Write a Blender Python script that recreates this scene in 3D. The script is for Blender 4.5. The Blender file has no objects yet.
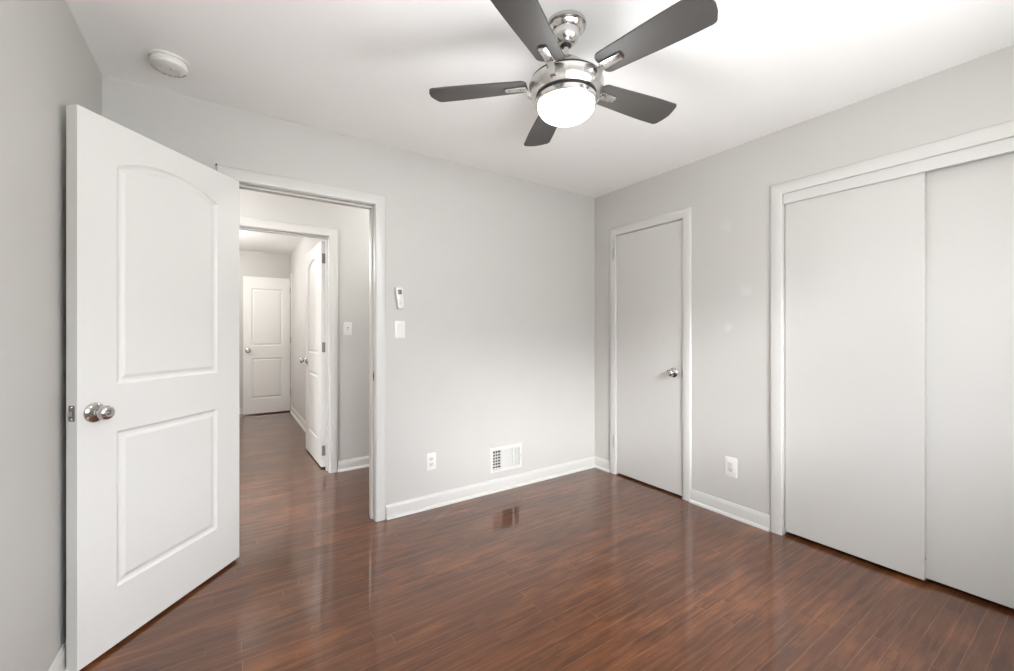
import bpy, bmesh, math, random
from mathutils import Vector, Matrix
random.seed(3)
PI = math.pi
S = bpy.context.scene
COL = S.collection

# ------------------------------------------------------------------ camera, sky, lights, exposure
EYE = 1.2194
cd = bpy.data.cameras.new('camera')
cd.sensor_width = 36.0
cd.lens = 415.28 / 1014 * 36.0
cd.shift_y = -3.255 / 1014
cd.clip_start = 0.02
cam = bpy.data.objects.new('camera', cd)
cam.location = (0, 0, EYE)
cam.rotation_euler = (PI / 2, 0, -math.radians(33.7926))
COL.objects.link(cam)
S.camera = cam

S.view_settings.view_transform = 'Standard'
S.view_settings.look = 'None'
S.view_settings.gamma = 1.0
S.view_settings.use_curve_mapping = False
S.view_settings.exposure = 0.13

SKY = 16.0
world = bpy.data.worlds.new('sky')
S.world = world
world.use_nodes = True
wt = world.node_tree
bg = wt.nodes['Background']
tc = wt.nodes.new('ShaderNodeTexCoord')
sx = wt.nodes.new('ShaderNodeSeparateXYZ')
ramp = wt.nodes.new('ShaderNodeValToRGB')
mr = wt.nodes.new('ShaderNodeMapRange')
mr.inputs['From Min'].default_value = -1
wt.links.new(tc.outputs['Generated'], sx.inputs[0])
wt.links.new(sx.outputs['Z'], mr.inputs['Value'])
wt.links.new(mr.outputs['Result'], ramp.inputs[0])
els = ramp.color_ramp.elements
els[0].position = 0.50; els[0].color = (0.52, 0.535, 0.545, 1)      # ground and neighbouring trees
els[1].position = 0.62; els[1].color = (0.93, 0.975, 1.03, 1)        # overcast sky
e = els.new(0.57); e.color = (0.48, 0.495, 0.505, 1)
wt.links.new(ramp.outputs['Color'], bg.inputs['Color'])
bg.inputs['Strength'].default_value = SKY


def light(name, kind, loc, energy, color=(1, 1, 1), rot=(0, 0, 0), **kw):
    d = bpy.data.lights.new(name, kind)
    d.energy = energy
    d.color = color
    for k, v in kw.items():
        setattr(d, k, v)
    o = bpy.data.objects.new(name, d)
    o.location = loc
    o.rotation_euler = rot
    COL.objects.link(o)
    return o


# window of the bedroom, behind the camera (portal only: it guides the sky light, it emits nothing)
WX0, WX1, WZ0, WZ1 = -0.20, 2.20, 0.98, 2.06
REAR = -0.32
po = light('window_portal', 'AREA', ((WX0 + WX1) / 2, REAR - 0.14, (WZ0 + WZ1) / 2), 1.0, rot=(PI / 2, 0, PI),
           shape='RECTANGLE', size=WX1 - WX0, size_y=WZ1 - WZ0)
po.data.cycles.is_portal = True
# hazy low sun: soft, from behind the camera's left shoulder, through the rear window
sun = light('hazy_sun', 'SUN', (-1.5, -4.0, 3.0), 2.4, (0.98, 0.99, 1.0), angle=math.radians(14))
sun.rotation_euler = Vector((0.42, 0.90, -0.36)).to_track_quat('-Z', 'Y').to_euler()
FAN_W = 12.0
light('fan_bulb', 'POINT', (1.112, 1.24, 1.925), FAN_W, (0.96, 0.985, 1.02), shadow_soft_size=0.12)
light('unseen_hall_light', 'POINT', (1.55, 3.30, 2.25), 16.5, (0.96, 0.98, 0.99), shadow_soft_size=0.12)  # unseen light without fixture, for the brighter right end of the hall
light('unseen_hall_light', 'POINT', (-0.9, 3.30, 2.25), 16.5, (0.96, 0.98, 0.99), shadow_soft_size=0.12)  # second hall light, added as fill; no fixture known here
light('next_room_fill', 'POINT', (-0.6, 5.9, 2.2), 78.0, (0.98, 0.98, 0.97), shadow_soft_size=0.15)  # fill light added to brighten the room beyond, no lamp known there

cy = S.cycles
cy.use_denoising = True
cy.max_bounces = 14
cy.diffuse_bounces = 10
cy.glossy_bounces = 6
cy.caustics_reflective = False
cy.caustics_refractive = False
cy.sample_clamp_indirect = 6.0


# ------------------------------------------------------------------ materials
def rgb(r, g, b):
    f = lambda c: (c / 255 / 12.92) if c / 255 <= 0.04045 else ((c / 255 + 0.055) / 1.055) ** 2.4
    return (f(r), f(g), f(b), 1)


class NT:
    def __init__(s, name):
        s.m = bpy.data.materials.new(name)
        s.m.use_nodes = True
        s.t = s.m.node_tree
        s.b = s.t.nodes['Principled BSDF']

    def n(s, kind, **kw):
        x = s.t.nodes.new(kind)
        for k, v in kw.items():
            setattr(x, k, v)
        return x

    def l(s, a, b):
        s.t.links.new(a, b)

    def put(s, sock, v):
        if isinstance(v, (int, float)):
            sock.default_value = v
        elif isinstance(v, tuple):
            sock.default_value = v
        else:
            s.l(v, sock)

    def math(s, op, a, b=0.0, c=0.0):
        x = s.n('ShaderNodeMath', operation=op)
        s.put(x.inputs[0], a); s.put(x.inputs[1], b); s.put(x.inputs[2], c)
        return x.outputs[0]

    def mix(s, f, a, b, blend='MIX'):
        x = s.n('ShaderNodeMix', data_type='RGBA', blend_type=blend)
        s.put(x.inputs[0], f); s.put(x.inputs[6], a); s.put(x.inputs[7], b)
        return x.outputs[2]

    def noise(s, vec, scale, detail=2.0, rough=0.5):
        x = s.n('ShaderNodeTexNoise')
        x.inputs['Scale'].default_value = scale
        x.inputs['Detail'].default_value = detail
        x.inputs['Roughness'].default_value = rough
        if vec is not None:
            s.l(vec, x.inputs['Vector'])
        return x.outputs['Fac']

    def smooth(s, v, a, b, lo=0.0, hi=1.0):
        x = s.n('ShaderNodeMapRange', interpolation_type='SMOOTHSTEP')
        s.put(x.inputs['Value'], v)
        x.inputs['From Min'].default_value = a; x.inputs['From Max'].default_value = b
        x.inputs['To Min'].default_value = lo; x.inputs['To Max'].default_value = hi
        return x.outputs['Result']

    def bump(s, h, strength, dist):
        x = s.n('ShaderNodeBump')
        x.inputs['Strength'].default_value = strength
        x.inputs['Distance'].default_value = dist
        s.l(h, x.inputs['Height'])
        s.l(x.outputs['Normal'], s.b.inputs['Normal'])


def paint(name, col, rough=0.5, bump=0.15, scale=140.0, var=0.03, spots=()):
    k = NT(name)
    co = k.n('ShaderNodeTexCoord').outputs['Object']
    v = k.noise(co, 1.3, 3)
    f = k.smooth(v, 0.3, 0.7)
    dark = tuple(c * (1 - var) for c in col[:3]) + (1,)
    c = k.mix(f, dark, col)
    for (P, r, amt) in spots:                      # touched-up paint patches
        d = k.n('ShaderNodeVectorMath', operation='DISTANCE')
        k.l(co, d.inputs[0]); d.inputs[1].default_value = P
        w = k.math('ADD', d.outputs['Value'], k.math('MULTIPLY', k.noise(co, 34.0, 3, 0.7), r * 2.2))
        c = k.mix(k.math('MULTIPLY', k.smooth(w, r * 1.4, r * 2.4, 1.0, 0.0), amt), c, (0.82, 0.81, 0.79, 1))
    k.put(k.b.inputs['Base Color'], c)
    k.b.inputs['Roughness'].default_value = rough
    k.bump(k.noise(co, scale, 2), bump, 0.002)
    return k.m


def metal(name, col, rough, aniso=0.0):
    k = NT(name)
    co = k.n('ShaderNodeTexCoord').outputs['Object']
    k.put(k.b.inputs['Base Color'], col)
    k.b.inputs['Metallic'].default_value = 1.0
    r = k.smooth(k.noise(co, 60.0, 2), 0.2, 0.8, rough * 0.85, rough * 1.15)
    k.put(k.b.inputs['Roughness'], r)
    return k.m


def plain(name, col, rough=0.5, var=0.05, scale=40.0):
    k = NT(name)
    co = k.n('ShaderNodeTexCoord').outputs['Object']
    dark = tuple(c * (1 - var) for c in col[:3]) + (1,)
    k.put(k.b.inputs['Base Color'], k.mix(k.noise(co, scale, 2), dark, col))
    k.b.inputs['Roughness'].default_value = rough
    return k.m


def wood_floor():
    k = NT('dark_oak_strip')
    co = k.n('ShaderNodeTexCoord').outputs['Object']
    s = k.n('ShaderNodeSeparateXYZ'); k.l(co, s.inputs[0])
    X, Y = s.outputs['X'], s.outputs['Y']
    W, L = 0.057, 0.95
    ry = k.math('DIVIDE', Y, W)
    row = k.math('FLOOR', ry)
    wn = k.n('ShaderNodeTexWhiteNoise', noise_dimensions='1D'); k.l(row, wn.inputs['W'])
    xs = k.math('ADD', k.math('DIVIDE', X, L), k.math('MULTIPLY', wn.outputs['Value'], 7.31))
    col = k.math('FLOOR', xs)
    cv = k.n('ShaderNodeCombineXYZ'); k.l(row, cv.inputs[0]); k.l(col, cv.inputs[1])
    w2 = k.n('ShaderNodeTexWhiteNoise', noise_dimensions='2D'); k.l(cv.outputs[0], w2.inputs['Vector'])
    pid = w2.outputs['Value']
    fy = k.math('FRACT', ry)
    ey = k.math('MULTIPLY', k.math('MINIMUM', fy, k.math('SUBTRACT', 1.0, fy)), W)
    fx = k.math('FRACT', xs)
    ex = k.math('MULTIPLY', k.math('MINIMUM', fx, k.math('SUBTRACT', 1.0, fx)), L)
    edge = k.math('MINIMUM', ey, ex)
    seam = k.smooth(edge, 0.0002, 0.0014, 1.0, 0.0)
    # grain: coordinates stretched along the board, shifted per board
    g = k.n('ShaderNodeCombineXYZ')
    k.l(k.math('MULTIPLY', X, 2.6), g.inputs[0])
    k.l(k.math('MULTIPLY', Y, 34.0), g.inputs[1])
    k.l(k.math('MULTIPLY', pid, 37.0), g.inputs[2])
    grain = k.noise(g.outputs[0], 1.6, 5, 0.62)
    fine = k.n('ShaderNodeCombineXYZ')
    k.l(k.math('MULTIPLY', X, 14.0), fine.inputs[0])
    k.l(k.math('MULTIPLY', Y, 330.0), fine.inputs[1])
    k.l(k.math('MULTIPLY', pid, 11.0), fine.inputs[2])
    fg = k.noise(fine.outputs[0], 1.0, 3)
    tone = k.mix(k.smooth(pid, -0.2, 1.2), FLOOR_DARK, FLOOR_MID)
    tone = k.mix(k.math('MULTIPLY', k.smooth(grain, 0.35, 0.75), 0.75), tone, FLOOR_LIGHT)
    tone = k.mix(k.math('MULTIPLY', k.smooth(fg, 0.42, 0.75), 0.15), tone, FLOOR_DARK)
    # worn, reddish areas where the stain has been walked thin
    wv = k.n('ShaderNodeCombineXYZ')
    k.l(k.math('MULTIPLY', X, 1.0), wv.inputs[0]); k.l(k.math('MULTIPLY', Y, 2.6), wv.inputs[1])
    wear = k.noise(wv.outputs[0], 1.7, 5, 0.62)
    wr = k.math('MULTIPLY', k.smooth(wear, 0.46, 0.72), k.smooth(grain, 0.10, 0.80))
    tone = k.mix(k.math('MULTIPLY', wr, 0.85), tone, FLOOR_WORN)
    sv = k.math('MULTIPLY', seam, k.smooth(k.noise(co, 2.6, 4, 0.7), 0.38, 0.62, 0.15, 0.85))
    tone = k.mix(sv, tone, FLOOR_SEAM)
    k.put(k.b.inputs['Base Color'], tone)
    k.b.inputs['Roughness'].default_value = 0.32
    k.b.inputs['IOR'].default_value = 1.22
    k.b.inputs['Coat Weight'].default_value = 1.0          # glossy varnish
    k.b.inputs['Coat IOR'].default_value = 1.5
    k.put(k.b.inputs['Coat Roughness'], k.smooth(k.noise(co, 5.0, 4, 0.6), 0.25, 0.75, 0.05, 0.10))
    h = k.noise(wv.outputs[0], 7.0, 2)
    k.bump(h, 0.05, 0.004)
    return k.m


FLOOR_DARK = rgb(66, 36, 18)
FLOOR_MID = rgb(82, 46, 24)
FLOOR_LIGHT = rgb(108, 64, 36)
FLOOR_WORN = rgb(136, 82, 47)
FLOOR_SEAM = rgb(146, 100, 70)

M = {}
M['wall'] = paint('warm_grey_wall_paint', rgb(190, 187.5, 183), 0.55, 0.12,
                  spots=[((2.768, 1.483, 1.25), 0.030, 0.20), ((2.768, 1.37, 1.49), 0.042, 0.13), ((2.768, 1.49, 1.93), 0.045, 0.09)])
M['ceiling'] = paint('white_ceiling_paint', rgb(245, 244, 242), 0.8, 0.1)
M['trim'] = paint('white_trim_paint', rgb(199, 197, 193), 0.32, 0.04, 60.0, 0.015)
M['door'] = paint('white_door_paint', rgb(214, 212, 208), 0.38, 0.06, 220.0, 0.01)
M['closet'] = paint('grey_white_closet_paint', rgb(195, 192.5, 188), 0.42, 0.05, 120.0, 0.012)
M['floor'] = wood_floor()
M['nickel'] = metal('brushed_nickel', (0.66, 0.645, 0.62, 1), 0.24)
M['chrome'] = metal('polished_nickel', (0.58, 0.56, 0.54, 1), 0.12)
M['hinge'] = metal('satin_hinge_steel', (0.26, 0.25, 0.24, 1), 0.38)
M['blade'] = plain('grey_blade_finish', rgb(70, 67, 64), 0.6, 0.12, 6.0)
M['leaf_paint'] = plain('greyish_white_paint', rgb(176, 173, 168), 0.5)  # greyer than the trim so the hinge leaf stands out
M['dark'] = plain('dark_void', rgb(24, 22, 20), 0.8)
M['black'] = plain('black_rubber', rgb(20, 19, 18), 0.5)
M['plastic'] = plain('white_plastic', rgb(217, 215, 211), 0.3, 0.02)
M['plastic_dim'] = plain('ivory_plastic', rgb(205, 202, 197), 0.35, 0.02)
M['slot'] = plain('slot_shadow_grey', rgb(90, 88, 85), 0.6)
M['screen'] = plain('grey_lcd', rgb(92, 96, 92), 0.2)
M['vent'] = plain('white_vent_enamel', rgb(208, 206, 202), 0.35, 0.02)
M['duct'] = plain('dull_duct_steel', rgb(84, 82, 80), 0.6)
gk = NT('lit_frosted_glass')
gk.b.inputs['Base Color'].default_value = (0.9, 0.9, 0.88, 1)
gk.b.inputs['Emission Color'].default_value = (1.0, 0.97, 0.93, 1)
gk.b.inputs['Emission Strength'].default_value = 3.0
M['globe'] = gk.m


# ------------------------------------------------------------------ mesh helpers
class MB:
    def __init__(s):
        s.bm = bmesh.new()

    def box(s, x0, x1, y0, y1, z0, z1, bev=0.0, seg=2, mat=None):
        r = bmesh.ops.create_cube(s.bm, size=1.0)
        vs = r['verts']
        for v in vs:
            v.co = Vector(((x0 + x1) / 2 + v.co.x * (x1 - x0), (y0 + y1) / 2 + v.co.y * (y1 - y0), (z0 + z1) / 2 + v.co.z * (z1 - z0)))
        if bev > 0:
            es = list({e for v in vs for e in v.link_edges})
            r2 = bmesh.ops.bevel(s.bm, geom=es, offset=bev, segments=seg, affect='EDGES', profile=0.5)
            vs = list({v for f in r2['faces'] for v in f.verts} | {v for v in vs if v.is_valid})
        if mat is not None:
            bmesh.ops.transform(s.bm, matrix=mat, verts=[v for v in vs if v.is_valid])
        return s

    def lathe(s, prof, seg=48, mat=None, close=True):
        """prof: list of (radius, height) revolved about local z; radius 0 ends are capped to a point"""
        rings = []
        for r, z in prof:
            if r < 1e-6:
                rings.append([s.bm.verts.new((0, 0, z))])
            else:
                rings.append([s.bm.verts.new((r * math.cos(2 * PI * i / seg), r * math.sin(2 * PI * i / seg), z)) for i in range(seg)])
        fs = []
        for a, b in zip(rings, rings[1:]):
            for i in range(seg):
                j = (i + 1) % seg
                if len(a) == 1 and len(b) == 1:
                    continue
                if len(a) == 1:
                    fs.append(s.bm.faces.new((a[0], b[i], b[j])))
                elif len(b) == 1:
                    fs.append(s.bm.faces.new((a[i], b[0], a[j])))
                else:
                    fs.append(s.bm.faces.new((a[i], b[i], b[j], a[j])))
        if close:
            for rg in (rings[0], rings[-1]):
                if len(rg) > 1:
                    fs.append(s.bm.faces.new(rg))
        if mat is not None:
            bmesh.ops.transform(s.bm, matrix=mat, verts=list({v for rg in rings for v in rg}))
        return s

    def sweep(s, prof, frames, cap=True):
        """prof: list of 2D points; frames: functions (u, v) -> Vector for each station"""
        rows = [[s.bm.verts.new(fr(u, v)) for (u, v) in prof] for fr in frames]
        n = len(prof)
        for a, b in zip(rows, rows[1:]):
            for i in range(n):
                j = (i + 1) % n
                s.bm.faces.new((a[i], a[j], b[j], b[i]))
        if cap:
            s.bm.faces.new(rows[0]); s.bm.faces.new(rows[-1])
        return s

    def prism(s, pts, z0, z1, mat=None, bev=0.0):
        bot = [s.bm.verts.new((x, y, z0)) for x, y in pts]
        top = [s.bm.verts.new((x, y, z1)) for x, y in pts]
        n = len(pts)
        fs = [s.bm.faces.new(bot[::-1]), s.bm.faces.new(top)]
        for i in range(n):
            j = (i + 1) % n
            fs.append(s.bm.faces.new((bot[i], bot[j], top[j], top[i])))
        vs = bot + top
        if bev > 0:
            es = list(fs[0].edges) + list(fs[1].edges)
            r = bmesh.ops.bevel(s.bm, geom=es, offset=bev, segments=2, affect='EDGES', profile=0.5)
            vs = list({v for v in vs if v.is_valid} | {v for f in r['faces'] for v in f.verts})
            vs = list({w for v in vs for f in v.link_faces for w in f.verts})
        if mat is not None:
            bmesh.ops.transform(s.bm, matrix=mat, verts=vs)
        return s

    def tube(s, pts, r, seg=12):
        pts = [Vector(p) for p in pts]
        prof = [(math.cos(2 * PI * i / seg), math.sin(2 * PI * i / seg)) for i in range(seg)]
        frames = []
        for i, p in enumerate(pts):
            t = (pts[min(i + 1, len(pts) - 1)] - pts[max(i - 1, 0)]).normalized()
            a = Vector((0, 0, 1)) if abs(t.z) < 0.9 else Vector((1, 0, 0))
            n1 = t.cross(a).normalized(); n2 = t.cross(n1).normalized()
            rr = r[i] if isinstance(r, (list, tuple)) else r
            frames.append(lambda u, v, p=p, n1=n1, n2=n2, rr=rr: p + n1 * (u * rr) + n2 * (v * rr))
        return s.sweep(prof, frames)

    def build(s, name, mat, parent=None, smooth=None):
        bmesh.ops.recalc_face_normals(s.bm, faces=s.bm.faces[:])
        me = bpy.data.meshes.new(name)
        s.bm.to_mesh(me); s.bm.free()
        me.materials.append(mat)
        if smooth is not None:
            for p in me.polygons:
                p.use_smooth = True
            me.set_sharp_from_angle(angle=math.radians(smooth))
        o = bpy.data.objects.new(name, me)
        COL.objects.link(o)
        if parent is not None:
            o.parent = parent
        return o


def tag(o, label=None, cat=None, kind=None, group=None):
    if label: o['label'] = label
    if cat: o['category'] = cat
    if kind: o['kind'] = kind
    if group: o['group'] = group
    return o


def root(name, loc, rz, label, cat, kind=None, group=None):
    o = bpy.data.objects.new(name, None)
    o.empty_display_size = 0.05
    o.location = loc
    o.rotation_euler = (0, 0, rz)
    COL.objects.link(o)
    return tag(o, label, cat, kind, group)


def ngon_fill(bm, loops, z):
    """flat face with holes: loops of (x, y) in the plane, returns the loops' verts"""
    rows = []; edges = []
    for lp in loops:
        vs = [bm.verts.new((x, z, y)) for x, y in lp]
        rows.append(vs)
        for i in range(len(vs)):
            edges.append(bm.edges.new((vs[i], vs[(i + 1) % len(vs)])))
    bmesh.ops.triangle_fill(bm, use_beauty=True, use_dissolve=False, edges=edges)
    return rows


# ------------------------------------------------------------------ the shell
H = 2.44
BX, BY, LX = 2.768, 2.700, -0.500        # right wall, back wall, left wall
HALL = 3.85                              # far side of the hall
END = 7.36                               # end wall of the room beyond
NEXT = 3.99                              # far face of the hall wall


def slab(axis, a0, a1, d0, d1, holes, z0=0.0, z1=H):
    """a wall along x ('x') or y ('y') from a0..a1, thick d0..d1, with rectangular holes (b0, b1, top)"""
    m = MB()
    cuts = sorted({a0, a1} | {h for hh in holes for h in hh[:2]})
    for p, q in zip(cuts, cuts[1:]):
        spans = [(z0, z1)]
        for h in holes:
            if h[0] - 1e-6 <= p and q <= h[1] + 1e-6:
                lo = h[3] if len(h) > 3 else z0
                spans = [(z0, lo)] if lo > z0 else []
                spans.append((h[2], z1))
        for u, v in spans:
            if axis == 'x': m.box(p, q, d0, d1, u, v)
            else: m.box(d0, d1, p, q, u, v)
    bmesh.ops.remove_doubles(m.bm, verts=m.bm.verts[:], dist=1e-5)
    # drop the inner faces two neighbouring pieces share
    seen = {}
    for f in m.bm.faces[:]:
        seen.setdefault(tuple(sorted(v.index for v in f.verts)), []).append(f)
    m.bm.verts.index_update()
    seen = {}
    for f in m.bm.faces[:]:
        seen.setdefault(tuple(sorted(v.index for v in f.verts)), []).append(f)
    dead = [f for fs in seen.values() if len(fs) > 1 for f in fs]
    if dead:
        bmesh.ops.delete(m.bm, geom=dead, context='FACES')
    return m


def st(o, label=None, cat=None):
    return tag(o, label, cat, 'structure')


st(MB().box(-2.6, 4.3, -0.6, 7.6, -0.08, 0.0).build('floor', M['floor']), 'glossy dark reddish-brown strip wood floor running through the rooms', 'floor')
st(MB().box(-2.6, 4.3, -0.6, 7.6, H, H + 0.08).build('ceiling', M['ceiling']), 'flat white ceiling above the room and hall', 'ceiling')
# openings
D1A, D1B, D1T = 0.014, 0.780, 2.040      # room doorway
D2A, D2B, D2T = 1.816, 2.440, 2.050      # small door on the right wall
CLA, CLB, CLT = -0.100, 1.152, 2.050     # closet
H1A, H1B, H1T = -0.055, 0.720, 2.050     # doorway across the hall
F1A, F1B, F1T = 7.165, 7.34, 2.050      # doorway on the right side of the room beyond
st(slab('x', LX - 0.12, 4.2, BY, BY + 0.125, [(D1A - .018, D1B + .018, D1T + .018), (1.799 - .126, 1.799 + .126, .236 + .074, .236 - .074)]).build('wall_back', M['wall']), 'pale grey back wall with the open doorway', 'wall')
st(slab('y', REAR - 0.12, BY, BX, BX + 0.11, [(D2A - .018, D2B + .018, D2T + .018), (CLA - .018, CLB + .018, CLT + .018)]).build('wall_right', M['wall']), 'grey right wall with the small door and the closet', 'wall')
st(slab('y', REAR - 0.12, BY, LX - 0.12, LX, []).build('wall_left', M['wall']), 'pale grey left wall behind the open panelled door', 'wall')
st(slab('x', LX - 0.12, 4.2, REAR - 0.12, REAR, [(WX0, WX1, WZ1, WZ0)]).build('wall_rear', M['wall']), 'grey rear wall with the window', 'wall')
st(slab('x', -2.3, 2.2, HALL, NEXT, [(H1A - .018, H1B + .018, H1T + .018)]).build('wall_hall', M['wall']), 'grey hall wall facing the doorway', 'wall')
st(slab('y', BY + 0.125, HALL, 2.0, 2.12, []).build('wall_hall_right', M['wall']), 'grey wall at the right end of the hall', 'wall')
st(slab('y', BY + 0.125, HALL, -2.3, -2.18, []).build('wall_hall_left', M['wall']), 'grey wall at the left end of the hall', 'wall')
NX = 0.800
st(slab('y', NEXT, END, NX, NX + 0.11, []).build('wall_far_right', M['wall']), 'grey right wall of the room beyond the hall', 'wall')
st(slab('x', -2.3, 2.2, END, END + 0.12, []).build('wall_far_end', M['wall']), 'grey end wall behind the farthest white door', 'wall')
st(slab('y', NEXT, END, -1.72, -1.60, []).build('wall_far_left', M['wall']), 'grey left wall of the room beyond the hall', 'wall')
# closets and the room behind the far doorway (closed boxes)
m = MB()
m.box(BX + 0.72, BX + 0.80, -0.6, 2.75, 0, H)
m.box(BX + 0.11, BX + 0.72, 1.45, 1.53, 0, H)
m.box(BX + 0.11, BX + 0.72, -0.42, -0.34, 0, H)
st(m.build('wall_closet', M['wall']), 'grey walls inside the closets', 'wall')
m = MB()
m.box(1.9, 2.0, NEXT, END, 0, H)
st(m.build('wall_far_closet', M['wall']), 'grey wall past the farthest doorway', 'wall')

# ------------------------------------------------------------------ trim
CAS = [(0, 0), (0, .009), (.003, .0125), (.010, .0145), (.030, .0165), (.055, .0165), (.0615, .014), (.065, .009), (.065, 0)]
CAS = [(o * .067 / .065, p) for o, p in CAS]


def casing(m, mp, a0, a1, top, bottom=0.0):
    """mitred casing round an opening; mp(a, z, p) -> world point on the wall, p out of it"""
    fr = [lambda o, p: mp(a0 - o, bottom, p), lambda o, p: mp(a0 - o, top + o, p),
          lambda o, p: mp(a1 + o, top + o, p), lambda o, p: mp(a1 + o, bottom, p)]
    m.sweep(CAS, fr)
    return m


W_BACK = lambda a, z, p: Vector((a, BY - p, z))
W_BACKH = lambda a, z, p: Vector((a, BY + .125 + p, z))
W_RIGHT = lambda a, z, p: Vector((BX - p, a, z))
W_LEFT = lambda a, z, p: Vector((LX + p, a, z))
W_REAR = lambda a, z, p: Vector((a, REAR + p, z))
W_HALL = lambda a, z, p: Vector((a, HALL - p, z))
W_HALLF = lambda a, z, p: Vector((a, NEXT + p, z))
W_NEXT = lambda a, z, p: Vector((NX - p, a, z))
W_END = lambda a, z, p: Vector((a, END - p, z))


def jamb(m, axis, a0, a1, top, d0, d1, stop=None):
    """lining boards of an opening (18 mm) with a door stop between depths stop[0]..stop[1]"""
    def bx(p, q, u, v, z0, z1):
        if axis == 'x': m.box(p, q, u, v, z0, z1, 0.0012, 1)
        else: m.box(u, v, p, q, z0, z1, 0.0012, 1)
    bx(a0 - .018, a0, d0, d1, 0, top + .018)
    bx(a1, a1 + .018, d0, d1, 0, top + .018)
    bx(a0, a1, d0, d1, top, top + .018)
    if stop:
        bx(a0, a0 + .011, stop[0], stop[1], 0, top)
        bx(a1 - .011, a1, stop[0], stop[1], 0, top)
        bx(a0 + .011, a1 - .011, stop[0], stop[1], top - .011, top)


# trim_1: doorway of this room
m = MB()
casing(m, W_BACK, D1A - .004, D1B + .004, D1T + .004)
casing(m, W_BACKH, D1A - .004, D1B + .004, D1T + .004)
jamb(m, 'x', D1A, D1B, D1T, BY, BY + .125, (BY + .040, BY + .075))
t1 = st(m.build('trim_1', M['trim'], None, 40), 'white casing and jamb of the open doorway on the back wall', 'door frame')
sp = MB()
sp.box(D1B - .0016, D1B, BY + .006, BY + .034, .905, .965, .0006, 1)
strike = sp.build('strike_plate', M['hinge'], t1)
strike['label'] = 'small dark metal strike plate'
so = MB(); so.box(D1B - .0024, D1B - .001, BY + .012, BY + .026, .922, .948, .0004, 1); so.build('latch_hole', M['dark'], strike)
# trim_2: small door
m = MB()
casing(m, W_RIGHT, D2A - .003, D2B + .003, D2T + .003)
jamb(m, 'y', D2A, D2B, D2T, BX, BX + .11, (BX + .042, BX + .075))
t2 = st(m.build('trim_2', M['trim'], None, 40), 'white casing around the narrow flush door', 'door frame')
sp = MB(); sp.box(BX - .0172, BX - .004, D2A - .0075, D2A - .0032, .888, .948, .001, 1)
sp.build('strike_plate', M['hinge'], t2)
# trim_3: closet casing, head board
m = MB()
casing(m, W_RIGHT, CLA, CLB, CLT)
jamb(m, 'y', CLA, CLB, CLT, BX, BX + .11)
t3 = st(m.build('trim_3', M['trim'], None, 40), 'white casing around the wide sliding-door closet', 'door frame')
fb = MB(); fb.box(BX + .0015, BX + .0185, CLA, CLB, 1.990, CLT, .0015, 1); fb.build('head_board', M['trim'], t3)
tr = MB(); tr.box(BX + .020, BX + .095, CLA, CLB, 2.012, CLT, .001, 1); tr.build('sliding_track', M['hinge'], t3)
# trim_4: doorway across the hall
m = MB()
casing(m, W_HALL, H1A - .004, H1B + .004, H1T + .004)
casing(m, W_HALLF, H1A - .004, H1B + .004, H1T + .004)
jamb(m, 'x', H1A, H1B, H1T, HALL, NEXT, (NEXT - .078, NEXT - .042))
st(m.build('trim_4', M['trim'], None, 40), 'white casing of the doorway across the hall', 'door frame')
# trim_5: hinge-side casing of the farthest door
m = MB()
m.sweep(CAS, [lambda o, p: W_NEXT(F1A - .004 - o, 0, p), lambda o, p: W_NEXT(F1A - .004 - o, F1T + .07, p)])
m.box(NX - .012, NX, F1A - .004, END - .02, 0, F1T + .07, .001, 1)
st(m.build('trim_5', M['trim'], None, 40), 'white casing strip beside the farthest door', 'door frame')

BASE = [(0, 0), (.013, 0), (.013, .070), (.0115, .078), (.008, .084), (.0065, .090), (0, .092)]
SHOE = [(.013, 0), (.029, 0), (.0285, .007), (.0255, .0135), (.0205, .0175), (.013, .019)]


def base(m, mp, a0, a1, i0=0, i1=0):
    """baseboard run a0..a1; i0/i1 = 1 mitres that end into an inside corner"""
    for pr in (BASE, SHOE):
        m.sweep(pr, [lambda p, z: mp(a0 + i0 * p, z, p), lambda p, z: mp(a1 - i1 * p, z, p)])
    return m


def basebd(name, runs, label):
    m = MB()
    for r in runs: base(m, *r)
    return st(m.build(name, M['trim'], None, 40), label, 'baseboard')


ce = .067 + .004
basebd('baseboard_back', [(W_BACK, LX, D1A - ce, 1, 0), (W_BACK, D1B + ce, BX, 0, 1)], 'white baseboard along the back wall under the floor-level vent')
basebd('baseboard_right', [(W_RIGHT, D2B + ce - .001, BY, 0, 1), (W_RIGHT, CLB + .067, D2A - .070, 0, 0), (W_RIGHT, REAR, CLA - .067, 1, 0)], 'white baseboard along the right wall beside the closet')
basebd('baseboard_left', [(W_LEFT, REAR, BY, 1, 1)], 'white baseboard along the left wall by the open door')
basebd('baseboard_rear', [(W_REAR, LX, BX, 1, 1)], 'white baseboard along the rear wall')
basebd('baseboard_hall', [(W_HALL, -2.18, H1A - ce, 0, 0), (W_HALL, H1B + ce, 2.0, 0, 0)], 'white baseboard along the hall wall under the light switch')
basebd('baseboard_far_right', [(W_NEXT, NEXT + .02, F1A - ce, 0, 0)], 'white baseboard along the right wall of the room beyond')
basebd('baseboard_far_end', [(W_END, -1.6, NX, 0, 0)], 'white baseboard along the end wall behind the farthest door')

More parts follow.
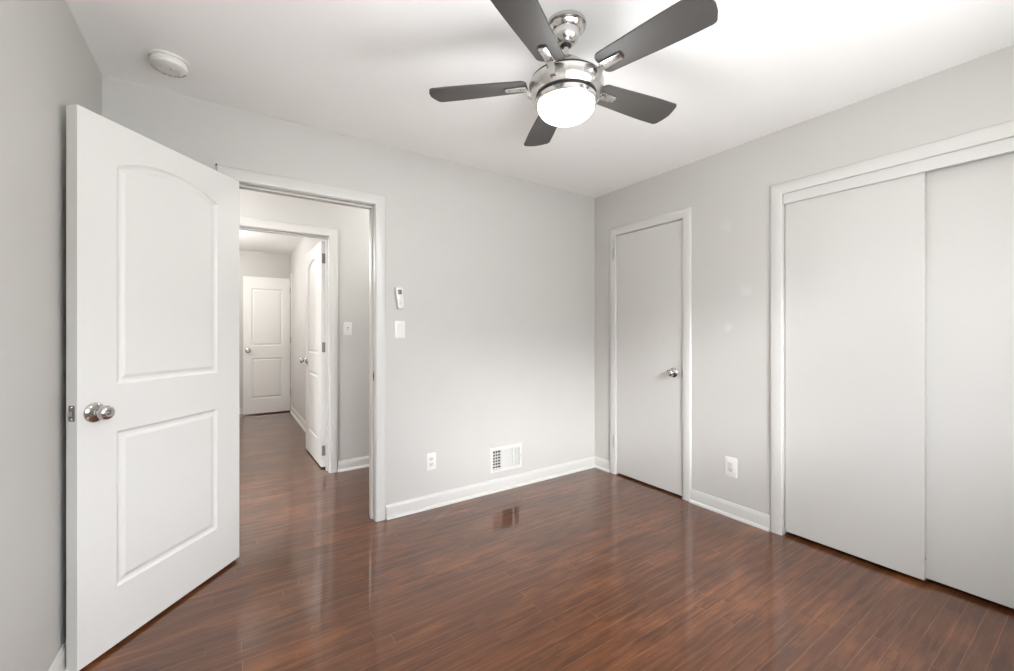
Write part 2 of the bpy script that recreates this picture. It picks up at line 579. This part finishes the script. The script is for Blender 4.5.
# window behind the camera: a double-hung sash frame
win = root('window_1', ((WX0 + WX1) / 2, REAR - .06, WZ0), 0, 'white framed window in the rear wall', 'window', 'structure')
m = MB()
w2 = (WX1 - WX0) / 2; hh = WZ1 - WZ0
for s_ in (-1, 1): m.box(s_ * w2 - .022 + s_ * -.022, s_ * w2 + .022 + s_ * -.022, -.05, .05, 0, hh, .002, 1)
m.box(-w2 + .044, w2 - .044, -.05, .05, 0, .04, .002, 1); m.box(-w2 + .044, w2 - .044, -.05, .05, hh - .04, hh, .002, 1)
m.box(-w2 + .044, w2 - .044, -.02, .02, hh / 2 - .018, hh / 2 + .018, .002, 1)
m.build('window_frame', M['trim'], win)
m = MB(); m.box(-w2 - .06, w2 + .06, .055, .10, -.03, 0, .004, 2); m.build('window_sill', M['trim'], win)
m = MB()
casing(m, lambda a, z, p: Vector((a, .06 + p, z)), -w2, w2, hh, 0.0)
m.build('window_casing', M['trim'], win, 40)


# ------------------------------------------------------------------ doors
def panel_outline(s0, s1, z0, z1, rise, d, n=22):
    """outline of a door panel, inset by d; rise > 0 gives the arched head"""
    a, b, c, t = s0 + d, s1 - d, z0 + d, z1 - d
    pts = [(a, c), (b, c)]
    if rise <= 0:
        return pts + [(b, t), (a, t)]
    half = (s1 - s0) / 2
    R = (half * half + rise * rise) / (2 * rise)
    cx, cz = (s0 + s1) / 2, z1 + rise - R
    r = R - d
    hb = b - cx
    for i in range(n + 1):
        x = hb - 2 * hb * i / n
        pts.append((cx + x, cz + math.sqrt(max(r * r - x * x, 0))))
    return pts


PROF = [(0, 0), (.004, .0030), (.010, .0068), (.016, .0076), (.022, .0072), (.028, .0045), (.034, .0022), (.040, .0018)]


def leaf(w, z0, z1, t, panels, name='leaf'):
    """door leaf: x 0..w from the hinge edge, y 0..t, moulded panels sunk into both faces"""
    m = MB(); bm = m.bm
    outer = [(0, z0), (w, z0), (w, z1), (0, z1)]
    keep = []
    for side in (0, 1):
        y0 = t if side else 0.0
        sg = -1 if side else 1
        loops = [outer] + [panel_outline(*p, 0) for p in panels]
        rows = ngon_fill(bm, loops, y0)
        keep.append(rows[0])
        for p, first in zip(panels, rows[1:]):
            prev = first
            for d, dep in PROF[1:]:
                cur = [bm.verts.new((x, y0 + sg * dep, z)) for x, z in panel_outline(*p, d)]
                n = len(cur)
                for i in range(n):
                    j = (i + 1) % n
                    bm.faces.new((prev[i], prev[j], cur[j], cur[i]))
                prev = cur
            bm.faces.new(prev)
    a, b = keep
    for i in range(4):
        j = (i + 1) % 4
        bm.faces.new((a[i], a[j], b[j], b[i]))
    return m


KNOB = [(0, 0), (.0365, 0), (.0370, .003), (.034, .0065), (.026, .010), (.0135, .013), (.0115, .018), (.0115, .026), (.015, .031), (.0225, .036),
        (.0265, .043), (.0270, .050), (.0250, .057), (.0190, .062), (.0120, .0635), (.0075, .062), (0, .0615)]


def knob(parent, x, z, y, out, label=None, mat='chrome', scale=1.0):
    """door knob on the face y, pointing out = +1 / -1 along local y; rose, knob"""
    mt = Matrix.Translation((x, y, z)) @ Matrix.Rotation(-PI / 2 * out, 4, 'X') @ Matrix.Scale(scale, 4)
    k = MB().lathe(KNOB[5:], 40, mt).build('door_knob', M[mat], parent, 50)
    MB().lathe(KNOB[:6] + [(.0120, .0133), (0, .0133)], 40, mt).build('rose', M[mat], k, 50)
    MB().lathe([(.0065, .0610), (.0065, .0645), (.0055, .0650), (0, .0650)], 20, mt).build('lock_button', M['hinge'], k, 50)
    if label: k['label'] = label
    return k


def hinge(parent, z, x, y, mat, leaf_dir=1, t=.035, name='hinge'):
    """butt hinge at height z: knuckle barrel at (x, y), leaf let into the hinge edge"""
    m = MB()
    for i in range(5):
        m.lathe([(.0, 0), (.0062, 0), (.0062, .0168), (0, .0168)], 16, Matrix.Translation((x, y, z - .0445 + i * .0178)))
    m.lathe([(0, 0), (.0045, 0), (.0045, .003), (.002, .006), (0, .0065)], 16, Matrix.Translation((x, y, z + .0445)))
    m.box(x - .0012, x + .0012, min(y, y + leaf_dir * (t - .004)), max(y, y + leaf_dir * (t - .004)), z - .0445, z + .0445, .0005, 1)
    return m.build(name, M[mat], parent, 40)


def latch(parent, w, z, t):
    m = MB(); m.box(w - .0004, w + .0012, t / 2 - .0125, t / 2 + .0125, z - .0285, z + .0285, .0006, 1)
    pl = m.build('latch_plate', M['hinge'], parent)
    m = MB()
    m.prism([(-.0075, 0), (.0075, 0), (.0075, .004), (-.0075, .0115)], -.0085, .0085, Matrix.Translation((w + .001, t / 2, z)) @ Matrix.Rotation(-PI / 2, 4, 'Z'))
    m.build('latch_bolt', M['chrome'], pl)
    for s_ in (-1, 1):
        MB().lathe([(0, 0), (.0035, 0), (.003, .0008), (0, .001)], 12, Matrix.Translation((w + .0012, t / 2, z + s_ * .021)) @ Matrix.Rotation(PI / 2, 4, 'Y')).build('screw', M['chrome'], pl)
    return pl


T = .035
UP = (.146, .628, 1.018, 1.862, .062)
LOWP = (.146, .628, .234, .836, 0.0)

T1 = .0445
d1 = root('door_1', (.012, 2.682, 0), math.radians(-130.4), 'large white panelled door with arched upper panel, swung open at the left', 'door', 'structure')
leaf(.762, .014, 2.028, T1, [UP, LOWP]).build('leaf', M['door'], d1)
knob(d1, .707, .924, T1, 1, 'shiny nickel door knob')
knob(d1, .707, .924, 0, -1, None, 'chrome', .62)
latch(d1, .762, .930, T1)
for z in (.28, 1.03, 1.80): hinge(d1, z, -.0005, -.004, 'hinge')

# small flush door, hinges painted over
d2 = root('door_2', (BX + .001, D2B - .003, 0), -PI / 2, 'narrow flat grey-white door with round knob on the right wall', 'door', 'structure')
# local: +x runs along -Y of the room, +y points into the wall
MB().box(0, D2B - D2A - .006, 0, T, .014, D2T - .004, .0016, 2).build('leaf', M['closet'], d2)
knob(d2, D2B - .003 - 1.892, .917, 0, -1, 'dark nickel round door knob')
for z in (.281, 1.895):
    hz = hinge(d2, z, -.006, -.0205, 'trim', 1, .03)
    MB().box(-.034, -.011, -.0185, -.0160, z - .05, z + .05, .0006, 1).build('hinge_leaf', M['leaf_paint'], hz)

# closet sliding panels
def closet_panel(name, ya, yb, x0, label):
    r = root(name, (x0, ya, 0), 0, label, 'sliding door', 'structure')
    MB().box(0, .032, 0, yb - ya, .020, 2.006, .0018, 2).build('panel', M['closet'], r)
    m = MB()
    for yy in (.10, yb - ya - .10):
        m.box(.008, .024, yy - .03, yy + .03, 2.006, 2.012, .001, 1)
    m.build('roller_hanger', M['hinge'], r)
    return r


c1 = closet_panel('door_3', .545, CLB - .003, BX + .020, 'plain white sliding closet panel nearest the narrow door, standing in front')
m = MB(); m.box(.010, .022, -.0012, .0004, .115, .128, .0003, 1); m.build('edge_nick', M['hinge'], c1)  # dark piece standing for a small nick low on the panel edge
c2 = closet_panel('door_4', CLA + .003, .590, BX + .058, 'plain white sliding closet panel at the right end, set back behind the other')
# door across the hall, open 90 degrees into the room beyond
d5 = root('door_5', (H1B - .001, NEXT + .014, 0), 0, 'white panelled door standing open beyond the hall doorway, seen edge on', 'door', 'structure')
d5.rotation_euler = (0, 0, math.radians(91.5))
# local: +x away along the room, +y towards -X of the room
lf = leaf(.760, .014, 2.035, T, [(.146, .614, 1.018, 1.862, .062), (.146, .614, .234, .836, 0.0)]).build('leaf', M['door'], d5)
knob(d5, .700, .93, T, 1, 'dark nickel knob')
knob(d5, .700, .93, 0, -1)
latch(d5, .760, .93, T)
for z in (.160, 1.085, 1.880):
    h_ = hinge(d5, z, -.002, -.004, 'hinge', 1, .038)

# farthest door, open against the end wall
d6 = root('door_6', (NX - .020, F1A + .038, 0), PI, 'farthest white door with two panels, open against the end wall', 'door', 'structure')
# local: +x runs to -X of the room, +y towards the camera
leaf(.610, .016, 2.040, T, [(.105, .505, 1.018, 1.868, .0), (.105, .505, .234, .836, 0.0)]).build('leaf', M['door'], d6)
knob(d6, .550, .955, T, 1, 'small nickel knob')
for z in (.300, 1.100, 1.860):
    hq = hinge(d6, z, -.004, .038, 'hinge', -1, .034)
    MB().box(-.0105, -.0085, .038, .062, z - .045, z + .045, .0005, 1).build('hinge_leaf', M['hinge'], hq)


# ------------------------------------------------------------------ ceiling fan
FX, FY = 1.112, 1.240
fan = root('ceiling_fan', (FX, FY, H), 0, 'brushed nickel ceiling fan with five grey blades and a lit round glass bowl', 'ceiling fan')
z_ = lambda z: z - H
MB().lathe([(0, z_(2.44)), (.0780, z_(2.44)), (.0795, z_(2.434)), (.0780, z_(2.428)), (.0690, z_(2.424)), (.0660, z_(2.420)), (.0625, z_(2.412)), (.0540, z_(2.406)),
            (.0525, z_(2.400)), (.0510, z_(2.388)), (.0440, z_(2.374)), (.0330, z_(2.362)), (.0235, z_(2.357)), (.0215, z_(2.357)), (.0205, z_(2.364)), (.0, z_(2.366))], 56,
           ).build('canopy', M['nickel'], fan, 35)
MB().lathe([(0, z_(2.366)), (.0185, z_(2.364)), (.0205, z_(2.358)), (.0175, z_(2.351)), (.0115, z_(2.348)), (0, z_(2.348))], 32).build('hanger_ball', M['black'], fan, 40)
MB().lathe([(0, z_(2.350)), (.0105, z_(2.350)), (.0105, z_(2.296)), (.0165, z_(2.296)), (.0165, z_(2.278)), (0, z_(2.278))], 28).build('downrod', M['nickel'], fan, 40)
MB().lathe([(0, z_(2.292)), (.036, z_(2.292)), (.052, z_(2.289)), (.062, z_(2.281)), (.090, z_(2.254)), (.112, z_(2.236)), (.1335, z_(2.2165)), (.1340, z_(2.209)), (0, z_(2.209))], 64).build('motor_cap', M['nickel'], fan, 28)
MB().lathe([(0, z_(2.2135)), (.1405, z_(2.2135)), (.1405, z_(2.2030)), (0, z_(2.2030))], 64).build('dark_seam', M['black'], fan, 30)
MB().lathe([(0, z_(2.2045)), (.1440, z_(2.2045)), (.1462, z_(2.2030)), (.1466, z_(2.1995)), (.1450, z_(2.188)), (.1415, z_(2.172)), (.1365, z_(2.158)), (.1310, z_(2.1495)), (.1220, z_(2.1475)), (0, z_(2.1475))], 64).build('motor_housing', M['nickel'], fan, 28)
MB().lathe([(0, z_(2.149)), (.1195, z_(2.149)), (.1175, z_(2.1385)), (0, z_(2.1385))], 64).build('dark_seam', M['black'], fan, 30)
MB().lathe([(0, z_(2.1395)), (.1215, z_(2.1395)), (.1225, z_(2.1350)), (.1215, z_(2.1235)), (.1185, z_(2.1195)), (.1130, z_(2.1195)), (0, z_(2.1205))], 64).build('light_ring', M['nickel'], fan, 30)
gp = [(.1118, z_(2.1200))]
for i in range(0, 17):
    a = i / 16 * PI / 2
    gp.append((.1125 * math.cos(a) ** .92, z_(2.1170) - .0600 * math.sin(a)) if i < 16 else (0, z_(2.1170) - .0600))
MB().lathe([(0, z_(2.1200))] + gp, 56).build('glass_bowl', M['globe'], fan, 60)

BZ = 2.210 - H
PITCH = math.radians(-9.8)


def blade_pts():
    """outline of one blade, x = radius, y = tangential; the tip corners are unequal and rounded"""
    def arc(cx, cy, r, a0, a1, n=6):
        return [(cx + r * math.cos(math.radians(a0 + (a1 - a0) * i / n)), cy + r * math.sin(math.radians(a0 + (a1 - a0) * i / n))) for i in range(n + 1)]
    p = []
    p += arc(.182, -.028, .026, 180, 262)
    p += [(.26, -.0575), (.36, -.0640), (.45, -.0682)]
    p += arc(.532, -.0545, .0150, -90, -20, 6)
    p += [(.556, -.030), (.562, 0), (.558, .030)]
    p += arc(.532, .0525, .0165, 15, 90, 6)
    p += [(.45, .0682), (.36, .0640), (.26, .0575)]
    p += arc(.182, .028, .026, 98, 180)
    return p


def fan_blade(ang):
    rz = Matrix.Rotation(ang, 4, 'Z')
    tilt = Matrix.Translation((0, 0, BZ)) @ Matrix.Rotation(PITCH, 4, 'X')
    b = MB().prism(blade_pts(), -.0030, .0030, rz @ tilt, .0012).build('blade', M['blade'], fan, 30)
    # the iron: a foot plate under the blade root, an arm curving down into the housing
    m = MB()
    foot = [(.160, -.019), (.240, -.0165), (.245, -.012), (.245, .012), (.240, .0165), (.160, .019)]
    m.prism(foot, -.0125, -.0034, rz @ tilt, .0022)
    def fr(x, z, w, t):
        return lambda u, v: rz @ (tilt @ Vector((x, u * w, -.008 + v * t)) if z is None else Vector((x, u * w, z + v * t)))
    sec = [(-1, -1), (1, -1), (1, 1), (-1, 1)]
    zz = BZ
    m.sweep(sec, [fr(.132, zz - .048, .010, .006), fr(.145, zz - .043, .0105, .006), fr(.153, zz - .034, .0115, .006), fr(.158, zz - .018, .0125, .006), fr(.168, None, .0145, .0045)])
    ir = m.build('blade_iron', M['nickel'], b, 35)
    for sx_, sy_ in ((.182, 0), (.226, -.008), (.226, .008)):
        MB().lathe([(0, -.0150), (.0028, -.0146), (.0040, -.0125), (0, -.0120)], 12, rz @ tilt @ Matrix.Translation((sx_, sy_, 0))).build('screw', M['hinge'], ir, 40)
    return b


for k in range(5):
    fan_blade(math.radians(64.7 + 72 * k))

# ------------------------------------------------------------------ small things on walls and ceiling
sd = root('smoke_detector', (-.224, 2.392, H), 0, 'round white smoke detector on the ceiling near the door', 'smoke detector')
MB().lathe([(0, 0), (.0720, 0), (.0735, -.004), (.0720, -.0085), (0, -.0085)], 56).build('base', M['plastic'], sd, 35)
MB().lathe([(0, -.008), (.0645, -.008), (.0640, -.0165), (.0680, -.0190), (.0690, -.0250), (.0650, -.0350), (.0560, -.0415), (.0380, -.0450), (.0360, -.0435), (.0340, -.0450), (0, -.0465)], 56).build('cover', M['plastic'], sd, 28)
m = MB()
for i in range(6):
    a = math.radians(20 + i * 18)
    m.box(-.006, .006, -.0012, .0012, -.0016, .0012, 0, 1, Matrix.Translation((.0605 * math.cos(a), .0605 * math.sin(a), -.0390)) @ Matrix.Rotation(a + PI / 2, 4, 'Z'))
m.build('sound_slot', M['slot'], sd)
MB().lathe([(0, -.046), (.0085, -.046), (.0080, -.0495), (0, -.050)], 24, Matrix.Translation((.012, -.020, 0))).build('test_button', M['plastic_dim'], sd, 40)
MB().lathe([(0, -.042), (.0030, -.042), (.0026, -.0460), (0, -.0465)], 12, Matrix.Translation((.030, .032, 0))).build('indicator_light', M['slot'], sd, 40)


def rounded(w, h, r, n=5):
    p = []
    for cx, cy, a in ((w - r, h - r, 0), (r - w, h - r, 90), (r - w, r - h, 180), (w - r, r - h, 270)):
        for i in range(n + 1):
            b = math.radians(a + 90 * i / n)
            p.append((cx + r * math.cos(b), cy + r * math.sin(b)))
    return p


# wall fittings are built facing -Y (local x right, z up), root on the wall surface
FACE = Matrix.Rotation(PI / 2, 4, 'X')      # prism z -> -y


def plate(parent, w=.035, h=.0575, mat='plastic', name='cover_plate'):
    return MB().prism(rounded(w, h, .004), 0, .0055, FACE, .0022).build(name, M[mat], parent, 30)


def screws(parent, zs):
    for z in zs:
        s_ = MB().lathe([(0, 0), (.0034, 0), (.0030, .0010), (0, .0014)], 14, Matrix.Translation((0, -.0052, z)) @ FACE).build('screw', M['plastic_dim'], parent, 40)


def rocker_switch(loc, rz, label):
    r = root('light_switch', loc, rz, label, 'light switch')
    plate(r)
    m = MB(); m.prism(rounded(.0168, .0335, .0015), .0050, .0060, FACE); m.build('rocker_frame', M['plastic_dim'], r)
    m = MB()
    pr_ = [(-.0315, .006), (-.0315, .0078), (0, .0066), (.0315, .0100), (.0315, .006)]
    m.sweep([(y, z) for z, y in pr_], [lambda y, z: Vector((-.0148, -y, z)), lambda y, z: Vector((.0148, -y, z))])
    m.build('rocker', M['plastic'], r)
    screws(r, (-.0482, .0482))
    return r


def toggle_switch(loc, rz, label):
    r = root('light_switch', loc, rz, label, 'light switch')
    plate(r)
    m = MB(); m.prism(rounded(.0055, .0122, .001), .0050, .0060, FACE); m.build('toggle_slot', M['slot'], r)
    m = MB()
    m.box(-.0042, .0042, -.016, 0, -.0045, .0045, .001, 1, Matrix.Translation((0, -.004, -.001)) @ Matrix.Rotation(math.radians(28), 4, 'X'))
    m.build('toggle', M['plastic'], r)
    screws(r, (-.030, .030))
    return r


def outlet(loc, rz, label):
    r = root('wall_outlet', loc, rz, label, 'outlet')
    plate(r)
    for s_ in (-1, 1):
        pts = []
        for i in range(24):
            a = 2 * PI * i / 24
            pts.append((.0172 * math.cos(a), max(-.0118, min(.0118, .0172 * math.sin(a)))))
        q = MB().prism(pts, .0050, .0072, FACE @ Matrix.Translation((0, s_ * .0195, 0)), .0006).build('receptacle', M['plastic_dim'], r, 30)
        m = MB()
        cz = s_ * .0195
        m.box(-.0076, -.0054, -.0076, -.0068, cz - .0012, cz + .0072); m.box(.0054, .0076, -.0076, -.0068, cz - .0002, cz + .0068)
        m.lathe([(0, 0), (.0025, 0), (.0025, .0006), (0, .0006)], 12, Matrix.Translation((0, -.0070, cz - .0062)) @ FACE)
        m.build('socket_slot', M['slot'], q)
    screws(r, (0,))
    return r


def square_outlet(loc, rz, label):
    r = root('wall_outlet', loc, rz, label, 'outlet')
    plate(r, .0400, .0640)
    q = MB().prism(rounded(.0168, .0335, .0015), .0050, .0066, FACE, .0005).build('receptacle', M['plastic_dim'], r, 30)
    m = MB()
    for cz in (-.0175, .0175):
        m.box(-.0076, -.0054, -.0070, -.0062, cz - .0012, cz + .0072); m.box(.0054, .0076, -.0070, -.0062, cz - .0002, cz + .0068)
        m.lathe([(0, 0), (.0025, 0), (.0025, .0006), (0, .0006)], 12, Matrix.Translation((0, -.0064, cz - .0062)) @ FACE)
    m.build('socket_slot', M['slot'], q)
    screws(r, (-.0482, .0482))
    return r


rocker_switch((.9455, BY, 1.238), 0, 'white rocker light switch below the small remote, right of the doorway')
toggle_switch((.876, HALL, 1.252), 0, 'white toggle light switch on the hall wall, seen through the doorway')
outlet((1.171, BY, .320), 0, 'white outlet low on the back wall, left of the vent')
square_outlet((BX, 1.462, .327), -PI / 2, 'white outlet low on the right wall between the narrow door and closet')

# fan remote in its wall clip
rh = root('remote_holder', (.940, BY, 1.447), 0, 'thin grey wall clip holding the small white remote', 'holder')
MB().prism(rounded(.0235, .050, .006), 0, .0050, FACE, .0012).build('back_plate', M['plastic_dim'], rh, 30)
MB().box(-.021, .021, -.0200, -.0045, -.0735, -.0700, .0008, 1).build('bottom_ledge', M['plastic_dim'], rh)
rc = root('remote_control', (.940, BY - .0055, 1.447), 0, 'small white remote control with grey display, hung above the light switch', 'remote control')
rc.rotation_euler = (0, math.radians(-5), 0)
MB().prism([(x * (1.0 if y > -.02 else .86), y) for x, y in rounded(.0248, .0680, .009)], 0, .0235, FACE, .0035).build('body', M['plastic'], rc, 35)
MB().prism(rounded(.0130, .0155, .003), .0230, .0243, FACE @ Matrix.Translation((0, .038, 0)), .0004).build('screen', M['screen'], rc, 30)
for i, zz in enumerate((.008, -.012, -.032)):
    MB().prism(rounded(.0095, .0055, .0045), .0230, .0248, FACE @ Matrix.Translation((0, zz, 0)), .0006).build('button', M['plastic_dim'], rc, 30)

# floor-level air register
vt = root('air_vent', (1.799, BY, .236), 0, 'white louvred air vent low on the back wall above the baseboard', 'air vent')
VW, VH = .148, .096
m = MB()
def ring(pr_, w, h):
    m.sweep(pr_, [lambda o, p: Vector((-w + o, -p, -h + o)), lambda o, p: Vector((w - o, -p, -h + o)), lambda o, p: Vector((w - o, -p, h - o)), lambda o, p: Vector((-w + o, -p, h - o)), lambda o, p: Vector((-w + o, -p, -h + o))], cap=False)
ring([(0, 0), (.002, .004), (.006, .0065), (.022, .0065), (.024, .0045), (.024, 0)], VW, VH)
m.build('frame', M['vent'], vt, 30)
m = MB()
m.box(-.1255, .1255, .090, .092, -.0735, .0735)
for s_ in (-1, 1):
    m.box(min(s_ * .1255, s_ * .1240), max(s_ * .1255, s_ * .1240), .001, .090, -.0735, .0735)
    m.box(-.1240, .1240, .001, .090, min(s_ * .0735, s_ * .0720), max(s_ * .0735, s_ * .0720))
m.build('duct', M['duct'], vt)
iw, ih = VW - .024, VH - .024
banks = [(-iw, -.055), (-.045, .061), (.071, iw)]
for xc in (-.050, .066):
    MB().box(xc - .0055, xc + .0055, -.0065, -.001, -ih, ih, .0006, 1).build('mullion', M['vent'], vt)
# left bank: level slats with dark gaps; middle and right banks: fins tilted to hide the duct from above
for i in range(6):
    z = -ih + .004 + (i + .5) * (2 * ih - .008) / 6 - .006
    MB().box(banks[0][0], banks[0][1], -.0062, -.0046, z - .0044, z + .0044, .0006, 1).build('slat', M['vent'], vt)
for i in range(2):
    xc = banks[0][0] + (i + 1) * (banks[0][1] - banks[0][0]) / 3
    MB().box(xc - .0012, xc + .0012, -.0040, .0050, -ih, ih).build('vane', M['vent'], vt)
for (a, b), n in ((banks[1], 12), (banks[2], 12)):
    for i in range(n):
        z = -ih + (i + .5) * 2 * ih / n
        MB().box(a, b, -.008, .008, -.0005, .0005, .0002, 1, Matrix.Translation((0, .0015, z)) @ Matrix.Rotation(math.atan(.62), 4, 'X')).build('slat', M['vent'], vt)
for xc in (.083, .099):
    MB().box(xc - .0010, xc + .0010, -.0066, -.0056, -ih, ih).build('vane', M['plastic_dim'], vt)
m = MB(); m.box(iw + .006, iw + .012, -.018, -.006, -.004, .010, .0012, 1); m.build('damper_lever', M['plastic_dim'], vt)

# small dark pin-shaped mark at the corner of the doorway casing
nl = MB().lathe([(0, 0), (.0022, 0), (.0022, .014), (.0048, .0145), (.0048, .0165), (0, .017)], 14, Matrix.Translation((-.056, BY, 2.108)) @ FACE).build('mark', M['black'], None, 40)
tag(nl, 'small dark mark at the top left corner of the doorway casing', 'mark')
